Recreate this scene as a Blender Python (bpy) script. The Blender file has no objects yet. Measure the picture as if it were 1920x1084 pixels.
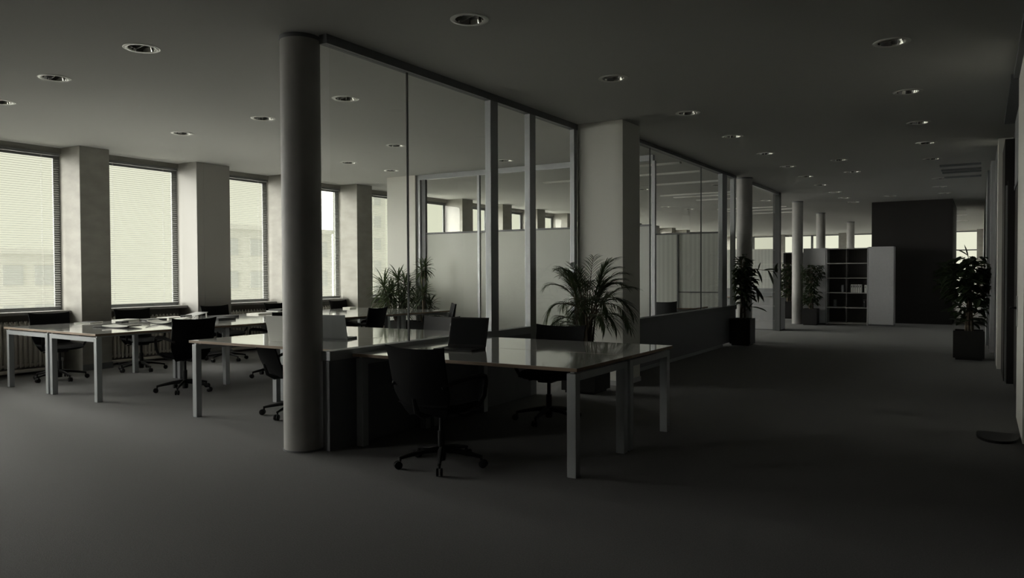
import bpy, bmesh, math, random
from mathutils import Vector, Matrix
random.seed(7)
S = bpy.context.scene
COL = S.collection
PI = math.pi
H = 3.21          # ceiling height

# ------------------------------------------------------------------ camera
YAW, PITCH, ROLL, FPX = .5475, .0210, -.0045, 1445.0
fw = Vector((-math.sin(YAW)*math.cos(PITCH), math.cos(YAW)*math.cos(PITCH), -math.sin(PITCH)))
rt = Vector((math.cos(YAW), math.sin(YAW), 0)); up = rt.cross(fw)
c_, s_ = math.cos(ROLL), math.sin(ROLL)
rt2 = rt*c_ + up*s_; up2 = up*c_ - rt*s_
cd = bpy.data.cameras.new('camera'); cam = bpy.data.objects.new('camera', cd); COL.objects.link(cam)
M = Matrix((rt2, up2, -fw)).transposed().to_4x4(); M.translation = Vector((0, 0, 1.375))
cam.matrix_world = M
cd.sensor_width = 36; cd.lens = FPX/1920*36; cd.clip_start = .05; cd.clip_end = 400
S.camera = cam

# ------------------------------------------------------------------ world, exposure
SKY = (1.0, 1.0, .80)
SKY_STRENGTH = .85
w = bpy.data.worlds.new('overcast_sky'); S.world = w; w.use_nodes = True
nt = w.node_tree; nt.nodes.clear()
o = nt.nodes.new('ShaderNodeOutputWorld'); b = nt.nodes.new('ShaderNodeBackground')
tc = nt.nodes.new('ShaderNodeTexCoord'); sx = nt.nodes.new('ShaderNodeSeparateXYZ'); rp = nt.nodes.new('ShaderNodeValToRGB')
nt.links.new(tc.outputs['Generated'], sx.inputs[0]); nt.links.new(sx.outputs['Z'], rp.inputs[0])
mr = nt.nodes.new('ShaderNodeMapRange'); mr.inputs[1].default_value = -1; mr.inputs[2].default_value = 1
nt.links.new(sx.outputs['Z'], mr.inputs[0]); nt.links.new(mr.outputs[0], rp.inputs[0])
e = rp.color_ramp.elements
e[0].position = .20; e[0].color = (SKY[0]*.40, SKY[1]*.40, SKY[2]*.42, 1)
e[1].position = .47; e[1].color = (*SKY, 1)
nt.links.new(rp.outputs[0], b.inputs[0]); b.inputs[1].default_value = SKY_STRENGTH
nt.links.new(b.outputs[0], o.inputs[0])
sd = bpy.data.lights.new('overcast_sun', 'SUN'); so = bpy.data.objects.new('overcast_sun', sd); COL.objects.link(so)
sd.energy = 38; sd.angle = math.radians(120); sd.color = (1, .985, .93)
so.rotation_euler = Vector((-.9, -1, .46)).to_track_quat('Z', 'Y').to_euler()
so.location = (-30, 8, 12)
def portal(x, y, z, wdt, hgt, rot):
    l = bpy.data.lights.new('window_portal', 'AREA'); l.shape = 'RECTANGLE'; l.size = wdt; l.size_y = hgt
    l.cycles.is_portal = True
    ob = bpy.data.objects.new('window_portal', l); COL.objects.link(ob); ob.location = (x, y, z); ob.rotation_euler = rot

S.view_settings.view_transform = 'Standard'
try: S.view_settings.look = 'None'
except Exception: pass
S.view_settings.gamma = 1; S.view_settings.use_curve_mapping = False
S.view_settings.exposure = 0.0
cy = S.cycles
cy.use_denoising = True
cy.max_bounces = 14; cy.diffuse_bounces = 8; cy.glossy_bounces = 5; cy.transmission_bounces = 10; cy.transparent_max_bounces = 32
cy.sample_clamp_indirect = 6; cy.caustics_reflective = False; cy.caustics_refractive = False

# ------------------------------------------------------------------ materials
MATS = {}
def mat(name, col, rough=.6, metal=0, spec=.5, bump=0, bscale=200, noise=0, nscale=5, ncol=None, detail=4, coat=0, stretch=None):
    m = bpy.data.materials.new(name); m.use_nodes = True; t = m.node_tree; p = t.nodes['Principled BSDF']
    p.inputs['Base Color'].default_value = (*col, 1); p.inputs['Roughness'].default_value = rough
    p.inputs['Metallic'].default_value = metal; p.inputs['Specular IOR Level'].default_value = spec
    if coat: p.inputs['Coat Weight'].default_value = coat; p.inputs['Coat Roughness'].default_value = .08
    co = t.nodes.new('ShaderNodeTexCoord'); src = co.outputs['Object']
    if stretch:
        mp = t.nodes.new('ShaderNodeMapping'); mp.inputs['Scale'].default_value = stretch
        t.links.new(src, mp.inputs[0]); src = mp.outputs[0]
    if noise:
        n = t.nodes.new('ShaderNodeTexNoise'); n.inputs['Scale'].default_value = nscale; n.inputs['Detail'].default_value = detail
        t.links.new(src, n.inputs['Vector'])
        r = t.nodes.new('ShaderNodeValToRGB'); r.color_ramp.elements[0].position = .3; r.color_ramp.elements[1].position = .7
        a = ncol or tuple(c*(1-noise) for c in col)
        r.color_ramp.elements[0].color = (*a, 1); r.color_ramp.elements[1].color = (*col, 1)
        t.links.new(n.outputs[0], r.inputs[0]); t.links.new(r.outputs[0], p.inputs['Base Color'])
    if bump:
        n2 = t.nodes.new('ShaderNodeTexNoise'); n2.inputs['Scale'].default_value = bscale; n2.inputs['Detail'].default_value = 3
        t.links.new(co.outputs['Object'], n2.inputs['Vector'])
        bp = t.nodes.new('ShaderNodeBump'); bp.inputs['Strength'].default_value = bump; bp.inputs['Distance'].default_value = .004
        t.links.new(n2.outputs[0], bp.inputs['Height']); t.links.new(bp.outputs[0], p.inputs['Normal'])
    MATS[name] = m; return m
CARPET = mat('carpet', (.115, .111, .108), .72, spec=.35, bump=.6, bscale=260, noise=.5, nscale=130, detail=8)
CARPET.node_tree.nodes['Principled BSDF'].inputs['Sheen Weight'].default_value = .14
CEIL = mat('ceiling_paint', (.57, .57, .555), .85, spec=.2, bump=.05, bscale=60)
WALL = mat('white_wall_paint', (.82, .81, .76), .75, spec=.3, bump=.12, bscale=25)
CONC = mat('painted_concrete', (.34, .328, .30), .75, spec=.3, bump=.35, bscale=14, noise=.22, nscale=3.2, stretch=(1, 1, 2.2))
PIERP = mat('pier_panel_paint', (.33, .32, .30), .7, bump=.08, bscale=30)
COLM = mat('column_concrete', (.48, .47, .45), .55, spec=.35, bump=.25, bscale=18, noise=.18, nscale=4)
DARKW = mat('dark_wall', (.028, .025, .024), .55, spec=.4, bump=.1, bscale=40)
GREYP = mat('grey_panel', (.30, .31, .32), .55)
LOWP = mat('dark_grey_panel', (.17, .175, .185), .5)
ALU = mat('anodised_aluminium', (.36, .37, .38), .42, metal=.75, bump=.02, bscale=300)
LEGM = mat('grey_powder_coat', (.42, .44, .45), .45, metal=.2)
TOP = mat('white_laminate', (.86, .86, .82), .04, spec=.5, coat=1)
TOP.node_tree.nodes['Principled BSDF'].inputs['IOR'].default_value = 1.8
TOP.node_tree.nodes['Principled BSDF'].inputs['Coat IOR'].default_value = 2.2
EDGE = mat('plywood_edge', (.36, .26, .18), .6, noise=.4, nscale=60, stretch=(.2, .2, 8))
BLACK = mat('black_fabric', (.008, .008, .009), .9, spec=.12, bump=.4, bscale=500)
MESHF = mat('grey_mesh_fabric', (.06, .06, .062), .7, spec=.3, bump=.5, bscale=600)
PLAST = mat('black_plastic', (.010, .010, .011), .42, spec=.35)
CHROME = mat('polished_metal', (.80, .80, .78), .32, metal=1)
WHITE = mat('white_gloss', (.75, .75, .72), .3)
REFLM = mat('lamp_reflector', (.62, .62, .60), .12, metal=1)
RINGM = mat('lamp_ring_white', (.92, .92, .88), .25)
CAB = mat('cabinet_white', (.56, .56, .57), .5, noise=.06, nscale=20)
CABIN = mat('cabinet_inside', (.10, .095, .09), .6)
SHELFM = mat('shelf_board', (.42, .41, .39), .5)
RAD = mat('radiator_enamel', (.62, .59, .54), .45)
SILL = mat('sill_stone', (.34, .33, .32), .5, noise=.2, nscale=30)
FRAME = mat('window_frame_paint', (.15, .155, .155), .5)
POT = mat('black_planter', (.014, .013, .013), .5, noise=.2, nscale=8)
SOIL = mat('potting_soil', (.05, .036, .025), .95, bump=1, bscale=80)
BARK = mat('plant_bark', (.13, .10, .07), .85, bump=.8, bscale=60, noise=.4, nscale=25)
PAPER = mat('white_paper', (.78, .77, .72), .7)
COVER = mat('dark_book_cover', (.03, .03, .034), .5)
SILVER = mat('laptop_silver', (.45, .46, .46), .28, metal=.5)
BRICK = mat('pale_render', (.46, .46, .43), .9, noise=.06, nscale=.4)
PANEW = mat('far_window_glass', (.36, .37, .36), .4)

def leafmat(name, col, back):
    m = mat(name, col, .38, spec=.5, noise=.3, nscale=12)
    t = m.node_tree; p = t.nodes['Principled BSDF']; out = t.nodes['Material Output']
    tr = t.nodes.new('ShaderNodeBsdfTranslucent'); tr.inputs[0].default_value = (*back, 1)
    mx = t.nodes.new('ShaderNodeMixShader'); mx.inputs[0].default_value = .18
    t.links.new(p.outputs[0], mx.inputs[1]); t.links.new(tr.outputs[0], mx.inputs[2]); t.links.new(mx.outputs[0], out.inputs[0])
    return m
PALMLEAF = leafmat('palm_leaf', (.035, .05, .025), (.10, .14, .05))
FICUS = leafmat('ficus_leaf', (.028, .042, .022), (.08, .12, .04))

def glassmat(name, tint=(.985, .99, .98), refl=1.0):
    m = bpy.data.materials.new(name); m.use_nodes = True; t = m.node_tree; t.nodes.clear()
    out = t.nodes.new('ShaderNodeOutputMaterial'); tr = t.nodes.new('ShaderNodeBsdfTransparent'); tr.inputs[0].default_value = (*tint, 1)
    gl = t.nodes.new('ShaderNodeBsdfGlossy'); gl.inputs['Roughness'].default_value = .01
    fr = t.nodes.new('ShaderNodeFresnel'); fr.inputs[0].default_value = 1.45
    mu = t.nodes.new('ShaderNodeMath'); mu.operation = 'MULTIPLY'; mu.inputs[1].default_value = refl
    mx = t.nodes.new('ShaderNodeMixShader')
    ge = t.nodes.new('ShaderNodeNewGeometry'); iv = t.nodes.new('ShaderNodeMath'); iv.operation = 'SUBTRACT'; iv.inputs[0].default_value = 1
    t.links.new(ge.outputs['Backfacing'], iv.inputs[1]); m2 = t.nodes.new('ShaderNodeMath'); m2.operation = 'MULTIPLY'
    t.links.new(fr.outputs[0], mu.inputs[0]); t.links.new(mu.outputs[0], m2.inputs[0]); t.links.new(iv.outputs[0], m2.inputs[1]); t.links.new(m2.outputs[0], mx.inputs[0])
    t.links.new(tr.outputs[0], mx.inputs[1]); t.links.new(gl.outputs[0], mx.inputs[2]); t.links.new(mx.outputs[0], out.inputs[0])
    return m
GLASS = glassmat('clear_glass', refl=.9)
def frostmat():
    m = bpy.data.materials.new('frosted_glass'); m.use_nodes = True; t = m.node_tree; t.nodes.clear()
    out = t.nodes.new('ShaderNodeOutputMaterial')
    a = t.nodes.new('ShaderNodeBsdfTranslucent'); a.inputs[0].default_value = (.95, .96, .93, 1)
    d = t.nodes.new('ShaderNodeBsdfDiffuse'); d.inputs[0].default_value = (.86, .88, .83, 1)
    mx = t.nodes.new('ShaderNodeMixShader'); mx.inputs[0].default_value = .40
    r = t.nodes.new('ShaderNodeBsdfRefraction'); r.inputs['IOR'].default_value = 1.12; r.inputs['Roughness'].default_value = .75; r.inputs[0].default_value = (.97, .98, .96, 1); m3 = t.nodes.new('ShaderNodeMixShader'); m3.inputs[0].default_value = .5
    g = t.nodes.new('ShaderNodeBsdfGlossy'); g.inputs['Roughness'].default_value = .25
    m2 = t.nodes.new('ShaderNodeMixShader'); m2.inputs[0].default_value = .04
    t.links.new(a.outputs[0], mx.inputs[1]); t.links.new(d.outputs[0], mx.inputs[2])
    t.links.new(mx.outputs[0], m3.inputs[1]); t.links.new(r.outputs[0], m3.inputs[2]); t.links.new(m3.outputs[0], m2.inputs[1]); t.links.new(g.outputs[0], m2.inputs[2]); t.links.new(m2.outputs[0], out.inputs[0])
    return m
FROST = frostmat()
def ribmat():
    m = bpy.data.materials.new('ribbed_screen'); m.use_nodes = True; t = m.node_tree; t.nodes.clear()
    out = t.nodes.new('ShaderNodeOutputMaterial')
    a = t.nodes.new('ShaderNodeBsdfTranslucent'); a.inputs[0].default_value = (.95, .96, .92, 1)
    d = t.nodes.new('ShaderNodeBsdfDiffuse')
    mx = t.nodes.new('ShaderNodeMixShader'); mx.inputs[0].default_value = .6
    tc_ = t.nodes.new('ShaderNodeTexCoord'); wv = t.nodes.new('ShaderNodeTexWave'); wv.inputs['Scale'].default_value = 3.5; wv.inputs['Distortion'].default_value = 1.5
    wv.inputs['Detail'].default_value = 3; mp = t.nodes.new('ShaderNodeMapping'); mp.inputs['Scale'].default_value = (1, 1, .02)
    rr = t.nodes.new('ShaderNodeValToRGB'); rr.color_ramp.elements[0].color = (.74, .75, .72, 1); rr.color_ramp.elements[1].color = (.95, .96, .93, 1)
    t.links.new(tc_.outputs['Object'], mp.inputs[0]); t.links.new(mp.outputs[0], wv.inputs['Vector']); t.links.new(wv.outputs['Fac'], rr.inputs[0]); t.links.new(rr.outputs[0], d.inputs[0])
    t.links.new(a.outputs[0], mx.inputs[1]); t.links.new(d.outputs[0], mx.inputs[2]); t.links.new(mx.outputs[0], out.inputs[0])
    return m
RIB = ribmat()
def slatmat():
    m = bpy.data.materials.new('blind_slat'); m.use_nodes = True; t = m.node_tree; t.nodes.clear()
    out = t.nodes.new('ShaderNodeOutputMaterial')
    a = t.nodes.new('ShaderNodeBsdfTranslucent'); a.inputs[0].default_value = (.25, .26, .23, 1)
    d = t.nodes.new('ShaderNodeBsdfDiffuse'); d.inputs[0].default_value = (.38, .38, .36, 1)
    mx = t.nodes.new('ShaderNodeMixShader'); mx.inputs[0].default_value = .7
    t.links.new(a.outputs[0], mx.inputs[1]); t.links.new(d.outputs[0], mx.inputs[2]); t.links.new(mx.outputs[0], out.inputs[0])
    return m
SLAT = slatmat()

# ------------------------------------------------------------------ mesh helpers
class MB:
    def __init__(s): s.v = []; s.f = []; s.m = []; s.mi = 0
    def add(s, vs, fs):
        n = len(s.v); s.v += [tuple(v) for v in vs]; s.f += [tuple(i+n for i in f) for f in fs]; s.m += [s.mi]*len(fs)
    def box(s, x0, x1, y0, y1, z0, z1, bev=0):
        if bev:
            bm = bmesh.new(); bmesh.ops.create_cube(bm, size=1)
            for v in bm.verts: v.co = Vector(((x0+x1)/2+v.co.x*(x1-x0), (y0+y1)/2+v.co.y*(y1-y0), (z0+z1)/2+v.co.z*(z1-z0)))
            bmesh.ops.bevel(bm, geom=bm.edges[:], offset=bev, segments=2, affect='EDGES', profile=.5)
            bm.verts.index_update()
            s.add([v.co for v in bm.verts], [[v.index for v in f.verts] for f in bm.faces]); bm.free(); return
        s.add([(x0,y0,z0),(x1,y0,z0),(x1,y1,z0),(x0,y1,z0),(x0,y0,z1),(x1,y0,z1),(x1,y1,z1),(x0,y1,z1)],
              [(0,3,2,1),(4,5,6,7),(0,1,5,4),(1,2,6,5),(2,3,7,6),(3,0,4,7)])
    def lathe(s, prof, c=(0,0,0), n=24, cap=True):
        vs = []; fs = []
        for r, z in prof:
            for i in range(n): a = 2*PI*i/n; vs.append((c[0]+r*math.cos(a), c[1]+r*math.sin(a), c[2]+z))
        for k in range(len(prof)-1):
            for i in range(n): fs.append((k*n+i, k*n+(i+1) % n, (k+1)*n+(i+1) % n, (k+1)*n+i))
        if cap: fs.append(tuple(range(n))[::-1]); fs.append(tuple((len(prof)-1)*n+i for i in range(n)))
        s.add(vs, fs)
    def tube(s, pts, r, n=8, flat=1.0):
        pts = [Vector(p) for p in pts]; rs = r if isinstance(r, (list, tuple)) else [r]*len(pts)
        vs = []; fs = []; prev = None
        for k, p in enumerate(pts):
            d = (pts[min(k+1, len(pts)-1)] - pts[max(k-1, 0)]).normalized()
            if prev is None: a = d.orthogonal().normalized()
            else: a = (prev - d*prev.dot(d)).normalized()
            prev = a; bb = d.cross(a)
            for i in range(n):
                t = 2*PI*i/n; vs.append(p + a*(rs[k]*math.cos(t)) + bb*(rs[k]*math.sin(t)*flat))
        for k in range(len(pts)-1):
            for i in range(n): fs.append((k*n+i, k*n+(i+1) % n, (k+1)*n+(i+1) % n, (k+1)*n+i))
        fs.append(tuple(range(n))[::-1]); fs.append(tuple((len(pts)-1)*n+i for i in range(n)))
        s.add(vs, fs)
    def build(s, name, m, parent=None, smooth=False, **props):
        me = bpy.data.meshes.new(name); me.from_pydata(s.v, [], s.f)
        ms = m if isinstance(m, (list, tuple)) else [m]
        for x in ms: me.materials.append(x)
        if len(ms) > 1: me.polygons.foreach_set('material_index', s.m)
        me.validate(); me.update()
        bm = bmesh.new(); bm.from_mesh(me); bmesh.ops.recalc_face_normals(bm, faces=bm.faces[:]); bm.to_mesh(me); bm.free()
        if smooth:
            me.polygons.foreach_set('use_smooth', [True]*len(me.polygons))
            try: me.set_sharp_from_angle(angle=math.radians(40))
            except Exception: pass
        ob = bpy.data.objects.new(name, me); COL.objects.link(ob)
        if parent is not None: ob.parent = parent
        for k, v in props.items(): ob[k] = v
        return ob
def empty(name, loc=(0, 0, 0), rz=0, label=None, category=None, group=None, kind=None):
    ob = bpy.data.objects.new(name, None); COL.objects.link(ob); ob.location = loc; ob.rotation_euler = (0, 0, rz); ob.empty_display_size = .1
    return tag(ob, label, category, group, kind)
def tag(ob, label=None, category=None, group=None, kind=None):
    for k, v in (('label', label), ('category', category), ('group', group), ('kind', kind)):
        if v: ob[k] = v
    return ob
def dup(root, loc, rz=None, label=None, group=None):
    r = root.copy(); COL.objects.link(r); r.location = loc
    if rz is not None: r.rotation_euler = (0, 0, rz)
    if label: r['label'] = label
    if group: r['group'] = group
    def rec(src, dst):
        for ch in list(src.children):
            c = ch.copy(); COL.objects.link(c); c.parent = dst; c.matrix_parent_inverse = ch.matrix_parent_inverse; rec(ch, c)
    rec(root, r); return r
def bx(name, m, x0, x1, y0, y1, z0, z1, parent=None, bev=0, **props):
    b = MB(); b.box(x0, x1, y0, y1, z0, z1, bev); return b.build(name, m, parent, **props)

# ------------------------------------------------------------------ shell
X0, X1, Y0, Y1 = -11.6, .36, -3.0, 40.2
bx('floor', CARPET, X0-.2, X1+.3, Y0-.2, Y1+.2, -.1, 0, kind='structure')
# downlight places: x, y
DL = [(-5.83,3.81),(-7.39,3.95),(-8.89,4.19),(-5.71,6.03),(-7.25,6.27),(-8.90,6.37),(-7.20,8.62),(-8.96,9.52),(-9.01,10.68),(-6.66,10.73),
      (-3.18,4.64),(-2.99,6.76),(-2.91,8.69),(-2.90,10.52),(-2.88,12.32),(-2.90,14.03),(-2.92,15.70),(-2.93,17.43),(-2.91,19.14),(-2.95,20.79),(-2.92,22.2),
      (-.63,6.90),(-.66,8.88),(-.68,10.80),(-.69,12.56),(-.71,14.40),(-.73,17.56),(-.80,19.22),(-.76,20.86),
      (-2.02,13.68),(-2.05,15.43),(-1.93,20.91),(-6.40,16.12),(-4.78,16.2),(-7.6,20.81),(-4.76,20.42),(-7.28,21.9)]
slab = MB(); slab.box(X0-.2, X1+.3, Y0-.2, Y1+.2, H, H+.3)
ceil = slab.build('ceiling', [CEIL], kind='structure')
cut = MB()
for x, y in DL: cut.lathe([(.105, -.1), (.105, .16)], (x, y, H), 32)
co = cut.build('cutter', CEIL)
md = ceil.modifiers.new('holes', 'BOOLEAN'); md.operation = 'DIFFERENCE'; md.object = co; md.solver = 'EXACT'
dg = bpy.context.evaluated_depsgraph_get()
nm = bpy.data.meshes.new_from_object(ceil.evaluated_get(dg)); ceil.modifiers.clear(); ceil.data = nm
bpy.data.objects.remove(co, do_unlink=True)

# left wall: spandrels, lintels and piers as one wall
PIERS = [(-2.95+.0, 1.0), (2.5, 2.95), (4.32, 4.77), (6.18, 6.62), (8.09, 8.74), (9.98, 10.44), (11.87, 12.33)]  # first two bays lie out of view, added to let in more daylight
y = 13.75
while y < 39: PIERS.append((y, y+.46)); y += 1.88
PIERS.append((39.9, 40.1))
WX = -11.42
lw = MB()
lw.box(WX-.09, WX, Y0, Y1, 0, .84); lw.box(WX-.09, WX, Y0, Y1, 3.13, H)
lw.build('wall_left', CONC, kind='structure')
for i, (a, b_) in enumerate(PIERS):
    p = MB(); p.box(WX-.09, -10.95, a, b_, 0, H, .006)
    if i == 4:
        p.box(-10.952, -10.945, a+.13, b_-.11, .1, H-.01, .002)
    p.build('wall_left_pier', CONC if i != 4 else PIERP, kind='structure')
    s = MB(); s.box(-10.951, -10.935, a-.004, b_+.004, 0, .09); s.build('baseboard_left', LOWP, kind='structure')
bays = [(PIERS[i][1], PIERS[i+1][0]) for i in range(len(PIERS)-1)]

def window(i, a, b_):
    root = empty('window_%d' % (i+1), (WX-.06, (a+b_)/2, .84), kind='structure')
    hw = (b_-a)/2; f = MB(); t = .09
    for u, v in ((-hw, -hw+t), (hw-t, hw)): f.box(-.018, .006, u, v, .0, 2.29)
    f.box(-.018, .006, -hw+t, hw-t, 0, .07); f.box(-.018, .006, -hw+t, hw-t, 2.22, 2.29)
    f.build('window_frame', FRAME, root)
    g = MB(); g.box(-.012, -.004, -hw+t, hw-t, .07, 2.22); g.build('window_pane', GLASS, root)
    s = MB(); s.box(.0, .26, -hw+.0, hw-.0, -.02, .022, .006); s.build('window_sill', SILL, root)
    portal(X0-.02, (a+b_)/2, 1.98, b_-a, 2.3, (0, -PI/2, 0)) if i < 13 else None
for i, (a, b_) in enumerate(bays):
    window(i, a, b_)

def make_blind(hw, label):
    root = empty('venetian_blind', (0, 0, 0), 0, label, 'window blind', 'venetian blinds in the window bays')
    h = MB(); h.box(-.02, .02, -hw, hw, 2.245, 2.285, .004); h.build('head_rail', FRAME, root)
    s = MB(); n = 66; pitch = 2.13/n
    for k in range(n):
        z = .085 + k*pitch; d = .0125; t = math.radians(17)
        dx, dz = d*math.cos(t), d*math.sin(t)
        # curved slat: three strips
        ps = [(-dx, dz), (-dx*.35, dz*.35+.0016), (dx*.35, -dz*.35+.0016), (dx, -dz)]
        vs = []
        for yy in (-hw+.01, hw-.01):
            for (px, pz) in ps: vs.append((px, yy, z+pz))
        s.add(vs, [(0, 1, 5, 4), (1, 2, 6, 5), (2, 3, 7, 6)])
    s.build('slats', SLAT, root)
    bt = MB(); bt.box(-.014, .014, -hw, hw, .06, .075, .002); bt.build('bottom_rail', FRAME, root)
    l = MB()
    for yy in (-hw*.62, hw*.62):
        for xx in (-.0135, .0135): l.box(xx-.0005, xx+.0005, yy-.001, yy+.001, .07, 2.25)
    l.build('ladder_cord', WHITE, root)
    return root
def make_radiator(hw, label):
    root = empty('radiator', (0, 0, 0), 0, label, 'radiator', 'radiators under the windows')
    f = MB(); n = int(hw*2/.062)
    for k in range(n):
        yy = -hw + (k+.5)*(2*hw/n)
        for xx in (-.045, .035):
            f.tube([(xx, yy, .10), (xx, yy, .125), (xx, yy, .70), (xx, yy, .735)], [.010, .019, .019, .008], 8, 1)
    for z in (.14, .69): f.box(-.045, .035, -hw, hw, z-.014, z+.014)
    f.build('radiator_fins', RAD, root, smooth=True)
    r = MB(); r.box(-.07, .06, -hw-.01, hw+.01, .035, .075, .006); r.build('floor_rail', RAD, root)
    for yy in (-hw*.7, hw*.7): bx('foot', LOWP, -.03, .02, yy-.02, yy+.02, 0, .036, root)
    v = MB(); v.tube([(0, hw-.0, .14), (0, hw+.035, .14), (0, hw+.035, .0)], .010); v.lathe([(.017, 0), (.02, .03), (.014, .05)], (0, hw+.035, .14), 12)
    v.build('valve', CHROME, root, smooth=True)
    return root
where = ['in an unseen added bay behind the left frame edge', 'in an unseen added bay beyond the left edge', 'leftmost in the photo',
         'between the first and second concrete piers', 'between the second, panelled pier and the third pier',
         'seen right of the big round column', 'beside the bushy dracaenas at the far corner']
for i, (a, b_) in enumerate(bays[:7]):
    k = i
    hw = (b_-a)/2
    r = make_blind(hw-.05, 'white venetian blind with open slats ' + where[k]); r.location = (WX+.035, (a+b_)/2, .84)
    if i < 2: continue
    q = make_radiator(hw-.13, 'ribbed grey radiator under the sill ' + where[k]); q.location = (-11.27, (a+b_)/2-.02, 0)

# far wall with a window band, right wall, back wall
fwm = MB(); fwm.box(X0, X1, 40.0, Y1, 0, .5); fwm.box(X0, X1, 40.0, Y1, 3.16, H)
fwm.build('wall_far', WALL, kind='structure')
fx = [X0+.2]
while fx[-1] < -.2: fx.append(fx[-1]+1.42)
for i in range(len(fx)-1):
    a, b_ = fx[i], min(fx[i+1], X1)
    root = empty('window_%d' % (40+i), ((a+b_)/2, 40.1, .5), kind='structure'); hw = (b_-a)/2
    f = MB()
    f.box(-hw, -hw+.05, -.05, .05, 0, 2.66); f.box(hw-.05, hw, -.05, .05, 0, 2.66)
    for z in (0, 1.78, 2.61): f.box(-hw+.05, hw-.05, -.05, .05, z, z+.05)
    f.build('window_frame', FRAME, root)
    g = MB(); g.box(-hw+.05, hw-.05, -.005, .005, .05, 1.78); g.box(-hw+.05, hw-.05, -.005, .005, 1.83, 2.61); g.build('window_pane', GLASS, root)
    if i % 2 == 1: bx('wall_far_pier', CONC, b_-.16, b_+.16, 39.75, 40.04, 0, H, kind='structure')
portal(-5.6, 40.25, 1.83, 11.8, 2.7, (-PI/2, 0, 0))
bkw = MB(); bkw.box(X0, X1, Y0-.12, Y0, 0, .84); bkw.box(X0, X1, Y0-.12, Y0, 3.1, H); bkw.box(X0, X0+.4, Y0-.12, Y0, .84, 3.1); bkw.box(X0+1.6, X1, Y0-.12, Y0, .84, 3.1)
bkw.build('wall_back', WALL, kind='structure')
root = empty('window_60', (X0+1.0, Y0-.06, .84), kind='structure')  # unseen window, added to brighten the near floor and desk legs
f = MB(); f.box(-.6, -.55, -.03, .03, 0, 2.26); f.box(.55, .6, -.03, .03, 0, 2.26); f.box(-.55, .55, -.03, .03, 0, .05); f.box(-.55, .55, -.03, .03, 2.21, 2.26); f.build('window_frame', FRAME, root)
g = MB(); g.box(-.55, .55, -.004, .004, .05, 2.21); g.build('window_pane', GLASS, root)
portal(X0+1.0, Y0-.2, 1.98, 1.2, 2.3, (PI/2, 0, 0))

# right wall as segments
bx('wall_right', DARKW, X1, X1+.2, Y0, Y1, 0, H, kind='structure')
def rseg(name, m, y0, y1, x, z0=0, z1=H): return bx(name, m, x, X1+.01, y0, y1, z0, z1, kind='structure')
rseg('door_1', DARKW, 2.0, 7.3, .33)
jamb = rseg('wall_right_jamb', WALL, 7.3, 8.62, .283)
rseg('door_2', DARKW, 8.62, 11.1, .335, 0, 2.36)
rseg('wall_right_overdoor', GREYP, 8.62, 11.1, .33, 2.38)
rseg('trim_1', LOWP, 8.62, 11.1, .325, 2.34, 2.385)
rseg('wall_right_leaf', DARKW, 11.1, 11.2, .262, 0, 2.46)
rseg('trim_2', ALU, 11.25, 11.35, .245, 0, 2.42)
rseg('door_3', DARKW, 11.35, 12.7, .235, 0, 3.0)
rseg('wall_right_pilaster', WALL, 12.7, 13.35, .185)
rseg('wall_right_recess', LOWP, 13.35, 15.2, .18)
rseg('wall_right_rib', CAB, 15.2, 15.9, .12)
rseg('wall_right_recess', LOWP, 15.9, 16.6, .11, .0)
rseg('wall_right_far', GREYP, 16.6, 24, .075)
rseg('wall_right_far', WALL, 24, 40, .04)
rseg('trim_3', LOWP, -3, 8.6, .24, H-.05, H)
rseg('trim_4', LOWP, 8.62, 11.2, .22, H-.05, H)
hd = empty('door_handle', (.283, 8.5, 1.0)); hd.parent = jamb
bx('handle_plate', CHROME, -.008, 0, -.06, .05, -.14, .14, hd)
hb = MB(); hb.tube([(-.005, 0, .03), (-.05, 0, .03), (-.055, -.02, .03), (-.055, -.12, .03)], .011); hb.build('handle_lever', PLAST, hd, smooth=True)

# white block (pillar) between partitions
bx('wall_pillar', WALL, -4.30, -3.69, 8.62, 9.16, 0, H, bev=.004, kind='structure')
bx('baseboard_pillar', CAB, -4.305, -3.68, 8.605, 9.17, 0, .06, kind='structure')
# wall stub by the window corner
bx('wall_stub', WALL, -9.76, -9.08, 11.42, 11.58, 0, H, kind='structure')
# dark core block and far ceiling rail
bx('wall_core', DARKW, -2.52, -.64, 22.6, 26.0, 0, H, kind='structure')

# ------------------------------------------------------------------ columns
def column(x, y, r, label):
    root = empty('round_column', (x, y, 0), 0, label, 'column', 'round concrete columns')
    m = MB(); m.lathe([(r, .012), (r, H-.03)], n=48)
    m.build('shaft', COLM, root, smooth=True)
    c = MB(); c.lathe([(r+.004, H-.03), (r+.006, H-.001)], n=48); c.build('collar', LOWP, root, smooth=True)
    c = MB(); c.lathe([(r+.006, 0), (r+.006, .012)], n=48); c.build('base_ring', LOWP, root, smooth=True)
    return root
column(-4.545, 4.30, .152, 'big grey concrete round column in front, at the near end of the glass partition')
column(-3.97, 15.25, .148, 'round concrete column rising behind the potted ficus, second from the camera')
column(-4.13, 21.15, .135, 'round concrete column between two potted plants near the bookcase')
column(-4.32, 25.7, .135, 'round concrete column standing behind the white cabinets, left of its twin')
column(-4.17, 31.0, .135, 'furthest round concrete column above the open bookcase')

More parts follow.
